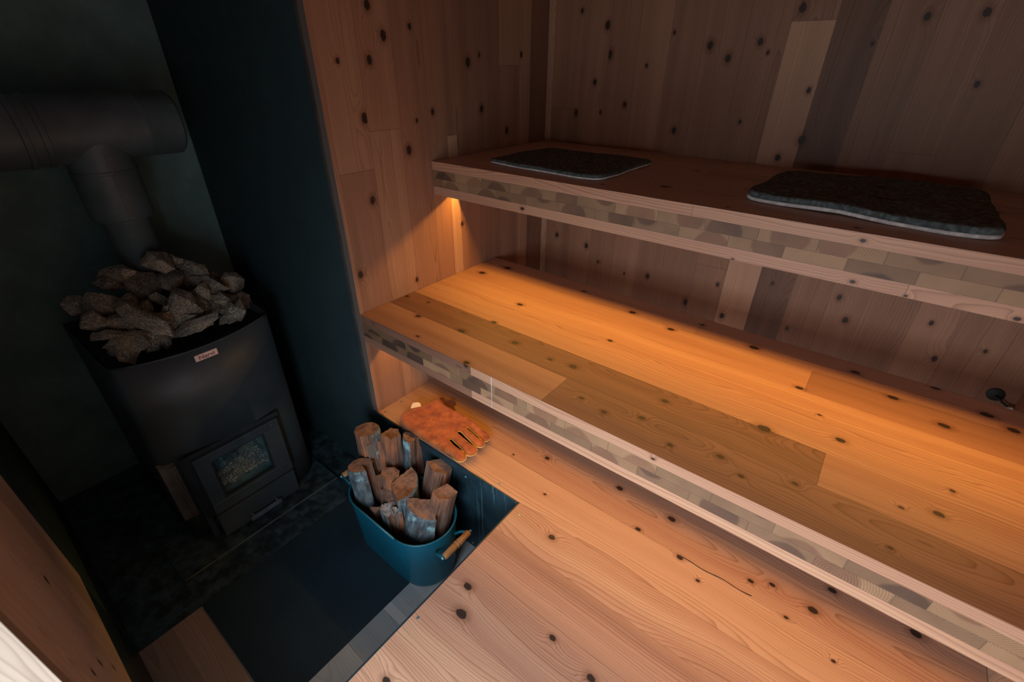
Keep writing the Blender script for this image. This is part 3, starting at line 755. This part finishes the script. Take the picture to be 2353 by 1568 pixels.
# rim lip along the top of the front
bm = bmesh.new(); tube(bm, [(xf(y)-.002, y, Z1) for y in ys], .0038, 8); fix(obj('rim', bm, M['stove'], smooth=True), st)
bm = bmesh.new()
pr = [(xf(y)-.008, y) for y in ys]+[(XR+.005, YC+HWD+.012), (XR+.005, YC-HWD-.012)]
a = [bm.verts.new((x, y, Z1-.035)) for x, y in pr]; b_ = [bm.verts.new((x, y, Z1-.028)) for x, y in pr]
bm.faces.new(a[::-1]); bm.faces.new(b_)
for i in range(len(pr)): bm.faces.new((a[i], a[(i+1) % len(pr)], b_[(i+1) % len(pr)], b_[i]))
o = fix(obj('top_plate', bm, M['stovedark']), st); o['label'] = 'black recessed top that carries the stones'
o = fix(obj('base_plate', boxbm((XR-.02, -.722, ZP+.001), (-.200, -.125, Z0-.004)), M['hearth']), st); o['label'] = 'sooty flat plate under the stove'
bm = bmesh.new(); tube(bm, [(-.200, -.720, Z0-.0045), (-.200, -.127, Z0-.0045)], .0012, 6); o = fix(obj('edge_highlight', bm, M['plate_highlight']), st); o['label'] = 'painted highlight on the front edge of the plate'
fix(obj('foot_frame', boxbm((XR+.03, YC-HWD+.03, Z0-.004), (-.33, YC+HWD-.03, Z0)), M['stovedark']), st)
# firebox
bm = bmesh.new()
bx0 = -.50
for q in [((xf(YC)-.012, hy0, hz0-.01), (xf(YC)-.012, hy1, hz0-.01), (bx0, hy1, hz0-.01), (bx0, hy0, hz0-.01)),
          ((xf(YC)-.012, hy0, hz1+.01), (xf(YC)-.012, hy1, hz1+.01), (bx0, hy1, hz1+.01), (bx0, hy0, hz1+.01)),
          ((bx0, hy0, hz0-.01), (bx0, hy1, hz0-.01), (bx0, hy1, hz1+.01), (bx0, hy0, hz1+.01)),
          ((xf(YC)-.012, hy0, hz0-.01), (bx0, hy0, hz0-.01), (bx0, hy0, hz1+.01), (xf(YC)-.012, hy0, hz1+.01)),
          ((xf(YC)-.012, hy1, hz0-.01), (bx0, hy1, hz0-.01), (bx0, hy1, hz1+.01), (xf(YC)-.012, hy1, hz1+.01))]:
    bm.faces.new([bm.verts.new(p) for p in q])
fix(obj('firebox', bm, M['firebox_reflection']), st)
# ash bed: rough heap
bm = bmesh.new(); nx, ny = 50, 46; R = {}
for i in range(nx):
    for j in range(ny):
        x = -.292+(bx0+.292)*i/(nx-1); y = hy0+.002+(hy1-hy0-.004)*j/(ny-1)
        h = .03+.085*(i/(nx-1))+.012*mnoise.noise(V((x*40, y*40, 2)))+.006*mnoise.noise(V((x*170, y*170, 2)))
        R[i, j] = bm.verts.new((x, y, hz0-.008+max(.004, h)))
for i in range(nx-1):
    for j in range(ny-1): bm.faces.new((R[i, j], R[i+1, j], R[i+1, j+1], R[i, j+1]))
o = fix(obj('ash', bm, M['ash']), st); o['kind'] = 'stuff'; o['label'] = 'pale ash heaped behind the glass'
bm = bmesh.new()
for k, (y, z, dy) in enumerate([(-.45, -.118, .10), (-.40, -.105, .12)]):
    tube(bm, [(-.33-.03*k, y-dy*.5, z-.01), (-.34-.03*k, y+dy*.5, z+.014)], .014, 8)
o = fix(obj('charred_log', bm, M['bark'], smooth=True), st); o['label'] = 'charred log ends on the ash'
# door
XD = -.252
door = empty('door', (XD, YC, -.11)); fix(door, st)
oy0, oy1, oz0, oz1 = -.553, -.262, -.247, .012
gy0, gy1, gz0, gz1 = -.505, -.322, -.200, -.024
def frame_bm(x0, x1, o0, o1, p0, p1, q0, q1, r0, r1):
    bm = bmesh.new()
    box(bm, (x0, o0, p0), (x1, o1, r0)); box(bm, (x0, o0, r1), (x1, o1, p1))
    box(bm, (x0, o0, r0), (x1, q0, r1)); box(bm, (x0, q1, r0), (x1, o1, r1))
    return bm
def world_child(o, parent):
    o.parent = parent; w = V(parent.location); q = parent
    o.matrix_parent_inverse = (q.matrix_parent_inverse_chain if False else Matrix.Translation(-V(parent.location))); return o
fr = obj('door_frame', frame_bm(XD-.030, XD, oy0, oy1, oz0, oz1, gy0, gy1, gz0, gz1), M['stove'], bevel=.003); world_child(fr, door)
inn = obj('glass_rim', frame_bm(XD-.012, XD-.006, gy0-.004, gy1+.004, gz0-.004, gz1+.004, gy0+.006, gy1-.006, gz0+.006, gz1-.006), M['stovedark']); world_child(inn, door)
gl = obj('glass_pane', boxbm((XD-.020, gy0, gz0), (XD-.016, gy1, gz1)), M['glass']); world_child(gl, door); gl['label'] = 'sooty glass pane, teal reflection painted into its colour'
bm = bmesh.new(); lathe(bm, (XD+.001, -.290, -.004), (1, 0, 0), [(0, .0035), (.002, .003)], 10); sc_ = obj('bolt', bm, M['screw']); world_child(sc_, door)
# dark gap frame around the door
fix(obj('door_surround', frame_bm(xf(YC)-.012, XD-.018, oy0-.022, oy1+.012, oz0-.012, oz1+.014, oy0+.004, oy1-.004, oz0+.004, oz1-.004), M['stovedark'], bevel=.002), st)
# ash drawer
dr = empty('ash_drawer', (-.28, YC, -.31)); fix(dr, st)
world_child(obj('drawer_front', boxbm((-.300, -.552, -.368), (-.258, -.262, -.262)), M['stove'], bevel=.002), dr)
bm = bmesh.new(); box(bm, (-.240, -.465, -.352), (-.232, -.345, -.334)); h = world_child(obj('handle', bm, M['drawerbar'], bevel=.002), dr); h['label'] = 'lighter worn steel bar handle'
for y in (-.452, -.358):
    bm = bmesh.new(); tube(bm, [(-.259, y, -.336), (-.238, y, -.342)], .004); world_child(obj('handle_post', bm, M['screw'], smooth=True), dr)
# raised brownish ribs left of the door
bm = bmesh.new()
for k in range(7):
    y = -.629+k*.0062; tube(bm, [(xf(y)+.014, y, -.245), (xf(y)+.014, y, -.005)], .0034, 8)
box(bm, (-.345, -.632, -.25), (xf(-.61)+.012, -.588, 0.0))
o = fix(obj('side_grille', bm, M['grille'], angle=40), st); o['label'] = 'brownish ribbed strip beside the door'  # brownish ribbed strip standing proud of the shell
bm = boxbm((-.325, -.580, -.375), (-.292, -.560, .01)); fix(obj('hinge_post', bm, M['stove'], bevel=.002), st)
# name badge
bx = xf(-.397)
badge = obj('name_badge', boxbm((bx, -.430, .338), (bx+.004, -.363, .360)), paint('copper_badge', (.80, .58, .53), .45, metal=.0, mottle=.05), bevel=.002); fix(badge, st); badge['label'] = 'small rosy metal name badge'
fc = bpy.data.curves.new('lettering', 'FONT'); fc.body = 'narvi'.capitalize(); fc.size = .0185; fc.extrude = .0003; fc.align_x = 'CENTER'; fc.align_y = 'CENTER'; fc.offset = .0003
_tmp = bpy.data.objects.new('tmp', fc); COL.objects.link(_tmp); bpy.context.view_layer.update()
_me = bpy.data.meshes.new_from_object(_tmp.evaluated_get(bpy.context.evaluated_depsgraph_get())); bpy.data.objects.remove(_tmp)
fo = bpy.data.objects.new('lettering', _me); COL.objects.link(fo); _me.materials.clear(); _me.materials.append(paint('engraved', (.17, .10, .085), .6))
fo.rotation_euler = (math.radians(90), 0, math.radians(90)); fo.location = (.0046, 0.0, -.0005); fo.scale = (1.13, 1, 1)
fo.parent = badge; fo.location = (bx+.0046, -.3965, .3488)

# ---- flue
fl_ = empty('flue_pipe', (-.70, -.36, .36)); tag(fl_, 'matt black flue pipe with a sideways tee above the stove', 'flue pipe')
VX, VY, HZ = -.70, -.365, .972
bm = bmesh.new(); lathe(bm, (VX, VY, 0), (0, 0, 1), [(Z1-.03, .064), (.69, .064), (.693, .066), (.70, .066), (.705, .083), (.712, .086), (.97, .086)], 40); fix(obj('riser', bm, M['pipe'], angle=35), fl_)
bm = bmesh.new(); lathe(bm, (VX, 0, HZ), (0, 1, 0), [(YL+.002, .094), (-.53, .094), (-.528, .098), (-.515, .098), (-.513, .0945), (-.49, .0945), (-.488, .098), (-.475, .098), (-.473, .094), (-.235, .094), (-.233, .0955), (-.229, .0955), (-.227, .0945), (-.138, .0945), (-.130, .088)], 48); fix(obj('tee', bm, M['pipe'], angle=35), fl_)
bm = bmesh.new(); lathe(bm, (VX, VY, 0), (0, 0, 1), [(.845, .0868), (.847, .0885), (.853, .0885), (.855, .0868)], 40, caps=False); fix(obj('collar', bm, M['pipe'], angle=35), fl_)
bm = bmesh.new(); box(bm, (VX+.080, VY-.004, .712), (VX+.0885, VY+.001, .90)); fix(obj('seam', bm, M['pipe']), fl_)

# ---- stones
CAMR = None
F = 1063.516; CC = V((1.25089154, -.7677863, 1.14125506))
RM = Matrix(((0.7844678, 0.62014577, 0.00541541), (0.32130945, -0.39894813, -0.85883678), (-0.53044353, 0.67546991, -0.5122207)))
def ray(u, v): return RM.transposed() @ V(((u-1176.5)/F, (v-784)/F, 1.0))
def onx(u, v, x):
    d = ray(u, v); t = (x-CC.x)/d.x; return CC+d*t
def stone(c, rx, ry, rz, rot, seed, label):
    rnd = random.Random(seed)
    bm = bmesh.new()
    for _ in range(15):
        d = V((rnd.gauss(0, 1), rnd.gauss(0, 1), rnd.gauss(0, 1))).normalized()*rnd.uniform(.86, 1.08)
        bm.verts.new((d.x*rx, d.y*ry, d.z*rz))
    bmesh.ops.convex_hull(bm, input=bm.verts)
    bmesh.ops.delete(bm, geom=[v for v in bm.verts if not v.link_faces], context='VERTS')
    bmesh.ops.triangulate(bm, faces=bm.faces)
    bmesh.ops.subdivide_edges(bm, edges=bm.edges, cuts=3, use_grid_fill=True)
    for v in bm.verts:
        nv = v.co.normalized()
        v.co += nv*(mnoise.noise(v.co*34+V((seed, 0, 0)))*.0055+mnoise.noise(v.co*110+V((0, seed, 0)))*.0022)
    o = obj('sauna_stone', bm, M['stone'], angle=26)
    o.location = c; o.rotation_euler = rot
    tag(o, label, 'stone', 'sauna stones heaped on the stove')
    return o
# crop coords (origin 140,560, scale .2168): cx, cy, half-length, half-height, image tilt(deg), depth x, label
ST = [
 (1030, 200, 130, 95, -25, -.575, 'pointed stone at the very top of the heap'),
 (1120, 360, 125, 125, 5, -.57, 'wedge stone with a bright triangular face just below the top one'),
 (1390, 290, 140, 85, -10, -.575, 'pale-topped stone at the upper right of the heap'),
 (1480, 440, 235, 95, -5, -.55, 'broad ridged stone right of the heap centre'),
 (1820, 430, 90, 100, 0, -.55, 'rounded dull stone at the upper right end'),
 (1910, 620, 95, 90, 0, -.50, 'rounded stone at the far right end of the heap'),
 (1690, 640, 150, 95, 12, -.46, 'bright speckled stone near the right end'),
 (1440, 650, 85, 95, 0, -.47, 'bluish small stone between two bright ones'),
 (1245, 650, 115, 150, 5, -.43, 'upright stone with a bright lower face at the centre'),
 (830, 430, 150, 155, 0, -.58, 'dark brown tall stone left of the top'),
 (540, 340, 190, 80, 18, -.60, 'long dark stone along the upper left'),
 (510, 470, 130, 80, -20, -.56, 'stone with an ochre streak at the upper left'),
 (150, 650, 85, 100, 20, -.55, 'dim stone at the far left end'),
 (400, 650, 185, 110, -5, -.50, 'large blocky stone at the left'),
 (350, 840, 110, 100, -20, -.46, 'stone below the large blocky left one'),
 (610, 830, 150, 95, 12, -.42, 'pale grey stone at the lower left'),
 (910, 790, 275, 115, -25, -.385, 'longest stone, slanting down to the right at the front'),
 (1040, 565, 80, 60, -30, -.50, 'small stone tucked behind the longest stone'),
 (710, 610, 85, 75, 0, -.50, 'small dark stone above the pale grey one'),
 (1400, 880, 225, 60, 24, -.37, 'slab-like stone leaning along the stove rim'),
 (1755, 785, 105, 45, 25, -.40, 'small flat stone by the rim at the right'),
 (510, 985, 165, 60, 8, -.41, 'flat pale-edged stone at the lower left rim'),
 (720, 1060, 200, 100, 20, -.375, 'large bluish stone at the front left rim'),
 (1070, 1005, 80, 50, -15, -.365, 'small wedge of stone by the rim at the centre'),
 (1290, 790, 110, 80, 0, -.42, 'dark stone under the upright bright one'),
 (1560, 540, 110, 60, 10, -.50, 'dull stone beneath the broad ridged one'),
 (1190, 165, 70, 45, -10, -.60, 'dim stone behind the top one'),
 (1620, 330, 60, 60, 0, -.60, 'dim stone behind the broad ridged one'),
]
SC = .2168
cam_right = RM.transposed() @ V((1, 0, 0)); cam_down = RM.transposed() @ V((0, 1, 0)); cam_fwd = RM.transposed() @ V((0, 0, 1))
for k, (cx, cy, hw, hh, tilt, xx, lab) in enumerate(ST):
    u, v = 140+cx*SC, 560+cy*SC
    c = onx(u, v, xx); dep = (c-CC).dot(cam_fwd); m_ = SC*dep/F
    t = math.radians(tilt)
    ax = (cam_right*math.cos(t)-cam_down*math.sin(t)).normalized()
    az = (cam_right*math.sin(t)+cam_down*math.cos(t)).normalized()*-1
    ay = az.cross(ax).normalized()
    rot = Matrix((ax, ay, az)).transposed().to_euler()
    a_, b_ = hw*m_*1.34, hh*m_*1.42
    stone(c, a_, min(a_, b_)*.95, b_, rot, k*7+3, lab)
# hidden filler carrying the heap
rnd = random.Random(5)
for k in range(34):
    y = rnd.uniform(-.57, -.22); x = rnd.uniform(-.56, -.38)
    top = .40+.14*max(0, 1-abs(y+.41)/.26)*min(1, max(0, (-.34-x)/.16))
    z = rnd.uniform(Z1+.01, max(Z1+.02, top))
    stone(V((x, y, z)), rnd.uniform(.035, .05), rnd.uniform(.03, .045), rnd.uniform(.025, .035), (rnd.random()*3, rnd.random()*3, rnd.random()*3), 300+k, 'stone glimpsed deep in the gaps of the heap')

# ================================================================== TUB
tb = empty('oval_tub', (.29, -.15, ZP)); tag(tb, 'blue enamelled oval metal tub with turned wooden handles, full of firewood', 'tub')
ZB, ZR = ZP+.0045, -.142
def stadium(cx, cy, L, Wd, n=20):
    r = Wd/2; hx = L/2-r; out = []
    for k in range(n+1):
        a = -math.pi/2+math.pi*k/n; out.append((cx+hx+r*math.cos(a), cy+r*math.sin(a)))
    for k in range(n+1):
        a = math.pi/2+math.pi*k/n; out.append((cx-hx+r*math.cos(a), cy+r*math.sin(a)))
    return out
TX, TY = .288, -.149
def shell(bm, prof):
    rows = []
    for L, Wd, z in prof: rows.append([bm.verts.new((x, y, z)) for x, y in stadium(TX, TY, L, Wd)])
    for a, b_ in zip(rows, rows[1:]):
        for i in range(len(a)): bm.faces.new((a[i], a[(i+1) % len(a)], b_[(i+1) % len(a)], b_[i]))
    return rows
bm = bmesh.new()
r1 = shell(bm, [(.375, .175, ZB), (.392, .192, ZB+.002), (.398, .198, ZB+.010), (.402, .202, ZB+.02), (.428, .226, ZR), (.424, .222, ZR), (.396, .196, ZB+.02), (.385, .185, ZB+.006)])
bm.faces.new(r1[0][::-1]); bm.faces.new(r1[-1])
fix(obj('tub_wall', bm, M['tub'], angle=40), tb)
pts = [(x, y, ZR) for x, y in stadium(TX, TY, .430, .228)]
bm = bmesh.new(); pts2 = pts+[pts[0]]; tube(bm, pts2, .0035, 8); o = fix(obj('rolled_rim', bm, M['tub'], smooth=True), tb)
for s_ in (1, -1):
    hx = TX+s_*.213; hz = -.152 if s_ > 0 else -.152; hc = TX+s_*.262
    for dy in (-.058, .058):
        bm = bmesh.new()
        tube(bm, [(hx-s_*.002, TY+dy*.7, -.185), (hx+s_*.012, TY+dy*.9, -.175), (hc, TY+dy, hz)], .005, 8); fix(obj('handle_bracket', bm, M['tub'], smooth=True), tb)
    bm = bmesh.new()
    lathe(bm, (hc, TY-.056, hz), (0, 1, 0), [(0, .0085), (.003, .0105), (.035, .0110), (.048, .0122), (.050, .0105), (.0535, .0125), (.0585, .0125), (.062, .0105), (.064, .0122), (.077, .0110), (.109, .0105), (.112, .0085)], 24)
    h = fix(obj('wooden_handle', bm, M['handle'], angle=60), tb); h['label'] = 'turned honey-brown wooden grip'
    for dy in (-.062, .062):
        bm = bmesh.new(); lathe(bm, (hc, TY+dy-.003, hz), (0, 1, 0), [(0, .003), (.001, .0045), (.005, .0045), (.006, .003)], 12); fix(obj('pivot', bm, M['rivet'], smooth=True), tb)

# ================================================================== FIREWOOD
def log(base, top, sec, barkmask, label, seed, rotz=0, torn=0.0):
    """sec: cross-section polygon (counter-clockwise, metres); barkmask[i]: edge i->i+1 is bark"""
    base, top = V(base), V(top); ax = (top-base).normalized(); L = (top-base).length
    # local frame: origin at base, z along axis; x toward world x as far as possible
    xx = (V((1, 0, 0))-ax*ax.x).normalized(); yy = ax.cross(xx)
    Rt = Matrix((xx, yy, ax)).transposed()
    sec = [(x*1.22, y*1.22) for x, y in sec]; n0 = len(sec); pts = []; mk = []
    cr, sr = math.cos(rotz), math.sin(rotz)
    for i in range(n0):
        a, b_ = V(sec[i]), V(sec[(i+1) % n0]); m = max(1, int((b_-a).length/.005))
        for k in range(m):
            p = a.lerp(b_, k/m); pts.append((p.x*cr-p.y*sr, p.x*sr+p.y*cr)); mk.append(barkmask[i])
    N = len(pts); bm = bmesh.new(); rows = []
    NL = 26
    for j in range(NL+1):
        z = L*j/NL; row = []
        for i, (x, y) in enumerate(pts):
            p = V((x, y, z)); nv = V((x, y, 0)).normalized() if (x or y) else V((1, 0, 0))
            if mk[i]: dsp = mnoise.noise(V((x*45, y*45, z*16+seed)))*.0032+mnoise.noise(V((x*130, y*130, z*60+seed)))*.0016
            else: dsp = mnoise.noise(V((x*110, y*110, z*3+seed)))*.0030+mnoise.noise(V((x*25, y*25, z*9+seed)))*.0035
            zz = z+(mnoise.noise(V((x*70, y*70, seed)))*.0035 if j == NL else 0)+(torn*mnoise.noise(V((x*190, y*190, seed))) if j >= NL-1 else 0)
            row.append(bm.verts.new(p+nv*dsp+V((0, 0, zz-z))))
        rows.append(row)
    for a, b_ in zip(rows, rows[1:]):
        for i in range(N):
            f = bm.faces.new((a[i], a[(i+1) % N], b_[(i+1) % N], b_[i])); f.material_index = 1 if mk[i] else 0
    for row in (rows[0][::-1], rows[-1]):
        c = V((0, 0, 0))
        for v in row: c += v.co
        f = bm.faces.new(row); f.material_index = 2
    body_only = bmesh.new()
    o = obj('firewood_log', bm, [M['split'], M['bark'], M['torn'] if torn else M['cut']], angle=48)
    body_only.free()
    o.matrix_world = Matrix.Translation(base) @ Rt.to_4x4()
    tag(o, label, 'firewood', 'split logs standing in the blue tub')
    # bark as a part of its own: a shell over the bark edges
    if any(barkmask):
        bm = bmesh.new(); idx = [i for i in range(N) if mk[i]]
        # contiguous run
        s0 = next((i for i in idx if not mk[i-1]), 0)
        run = [(s0+k) % N for k in range(len(idx)+1)] if len(idx) < N else list(range(N))+[0]
        oc = []; ic = []
        for j in range(NL+1):
            z = L*j/NL-(.001 if j == NL else 0)+(.0005 if j == 0 else 0)
            ro, ri = [], []
            for i in run:
                x, y = pts[i]; nv = V((x, y, 0)).normalized()
                dsp = .0028+mnoise.noise(V((x*45, y*45, z*16+seed)))*.0042+mnoise.noise(V((x*150, y*150, z*60+seed)))*.0022
                ro.append(bm.verts.new(V((x, y, z))+nv*max(.0012, dsp)+nv*.001)); ri.append(bm.verts.new(V((x, y, z))-nv*.003))
            oc.append(ro); ic.append(ri)
        for a, b_ in zip(oc, oc[1:]):
            for i in range(len(run)-1): bm.faces.new((a[i], a[i+1], b_[i+1], b_[i]))
        for i in range(len(run)-1): bm.faces.new((oc[-1][i], oc[-1][i+1], ic[-1][i+1], ic[-1][i]))
        bo = obj('bark', bm, M['bark'], smooth=True); bo.parent = o
    return o
def arcsec(r, a0, a1, apex=(0, 0), n=9, extra=()):
    a = [(r*math.cos(math.radians(a0+(a1-a0)*k/n)), r*math.sin(math.radians(a0+(a1-a0)*k/n))) for k in range(n+1)]
    sec = a+([apex] if apex is not None else [])+list(extra)
    mask = [True]*n+[False]*(len(sec)-n)
    cx = sum(p[0] for p in sec)/len(sec); cy = sum(p[1] for p in sec)/len(sec)
    return [(x-cx, y-cy) for x, y in sec], mask
zb = ZB+.007
# back row
s_, m_ = arcsec(.036, -10, 200, None, 12, [(-.024, -.026), (.012, -.030)]); log((.130, -.115, zb), (.082, -.098, .035), s_, m_, 'tall round-topped grey log at the far left back of the tub', 1)
s_, m_ = arcsec(.030, 60, 130, (0, -.018), 5); log((.170, -.125, zb), (.122, -.096, .004), s_, [False]*len(m_), 'thin sliver between the two tall back logs', 2)
sec = [(-.020, -.022), (.022, -.020), (.026, .014), (.0, .026), (-.024, .014)]; log((.190, -.105, zb), (.160, -.062, .028), sec, [False]*5, 'tall reddish split log in the middle of the back row', 3)
s_, m_ = arcsec(.060, 60, 125, (.0, .004), 7); log((.235, -.090, zb), (.205, -.030, .012), s_, m_, 'tall dark split log at the right of the back row', 4, math.radians(150))
# left front big round
s_, m_ = arcsec(.033, 30, 330, (.004, .002), 18); log((.180, -.200, zb), (.128, -.187, -.045), s_, m_, 'thick blue-grey barked log with an orange notch at the left', 5, math.radians(20))
# mid
sec = [(-.034, -.004), (-.008, -.026), (.020, -.022), (.030, .004), (.012, .022), (-.012, .018)]; log((.225, -.150, zb), (.226, -.132, -.065), sec, [False]*6, 'short light-topped split log left of the tub centre', 6)
s_, m_ = arcsec(.058, -20, 95, (.004, -.006), 10); log((.295, -.130, zb), (.315, -.124, -.066), [(x*1.2, y*1.2) for x, y in s_], m_, 'crescent-topped log with ribbed end grain at the tub centre', 7, math.radians(-5))
sec = [(-.035, -.020), (.006, -.030), (.036, -.012), (.032, .016), (-.012, .026)]; log((.315, -.088, zb), (.362, -.026, -.025), sec, [False]*5, 'tall square-shouldered split log at the back right', 8)
sec = [(-.022, -.026), (.010, -.032), (.028, -.004), (.024, .024), (-.014, .022)]; log((.392, -.135, zb), (.450, -.090, -.035), sec, [False, False, False, False, False], 'reddish split log leaning out over the right rim', 9)
s_, m_ = arcsec(.064, -140, -35, (.006, .008), 10); log((.365, -.205, zb), (.408, -.170, -.085), s_, m_, 'wide quarter log with dark bark face at the front right', 10, math.radians(3))
s_, m_ = arcsec(.040, -150, -70, (.0, .008), 6); log((.275, -.205, zb), (.282, -.214, -.135), s_, m_, 'short splintered log with pale torn top at the front', 11, torn=.02)
sec = [(-.022, -.006), (.0, -.020), (.020, .004), (.006, .018)]; log((.305, -.185, zb), (.326, -.198, -.118), sec, [False]*4, 'jagged pale splinter beside the torn-topped log', 12, torn=.03)
sec = [(-.026, -.014), (.024, -.018), (.030, .010), (-.018, .018)]; log((.240, -.165, zb), (.252, -.168, -.112), sec, [False]*4, 'greenish flat-topped log below the light-topped one', 13)
sec = [(-.016, -.010), (.014, -.012), (.010, .014)]; log((.235, -.215, zb), (.236, -.218, -.155), sec, [False]*3, 'low brown wedge against the left front rim', 14)
sec = [(-.014, -.010), (.014, -.012), (.012, .014), (-.010, .012)]; log((.195, -.150, zb), (.186, -.150, -.098), sec, [False]*4, 'small dark stick between the barked log and the light-topped one', 15)

# ================================================================== LIGHT
w = bpy.data.worlds.new('overcast'); S.world = w; w.use_nodes = True
nt = NT(w.node_tree); bg = w.node_tree.nodes['Background']
g = nt.sep(nt.new('ShaderNodeTexCoord').outputs['Generated'])[2]
nt.put(bg.inputs['Color'], nt.ramp(nt.math('ADD', .5, nt.math('MULTIPLY', g, .5)), [(0.0, (.20, .22, .235)), (.47, (.25, .27, .285)), (.54, (.70, .78, .86)), (1.0, (.90, .96, 1.04))]))
bg.inputs['Strength'].default_value = 13.0
pl = bpy.data.lights.new('doorway_portal', 'AREA'); pl.shape = 'RECTANGLE'; pl.size = DX1-DX0; pl.size_y = DZ; pl.cycles.is_portal = True
po = bpy.data.objects.new('doorway_portal', pl); COL.objects.link(po); po.location = ((DX0+DX1)/2, YL-.31, DZ/2); po.rotation_euler = (math.radians(90), 0, 0)

# ================================================================== CAMERA
cd = bpy.data.cameras.new('camera'); cam = bpy.data.objects.new('camera', cd); COL.objects.link(cam)
rot = Matrix((cam_right, -cam_down, -cam_fwd)).transposed()
cam.matrix_world = Matrix.Translation(CC) @ rot.to_4x4()
cd.sensor_width = 36; cd.lens = F*36/2353; cd.clip_start = .01
cd.dof.use_dof = True; cd.dof.focus_distance = 1.35; cd.dof.aperture_fstop = 3.5
S.camera = cam
S.cycles.max_bounces = 8; S.cycles.diffuse_bounces = 4; S.cycles.glossy_bounces = 3; S.cycles.adaptive_threshold = .02
S.view_settings.view_transform = 'Standard'; S.view_settings.look = 'None'; S.view_settings.gamma = 1; S.view_settings.exposure = 0
S.view_settings.use_curve_mapping = False
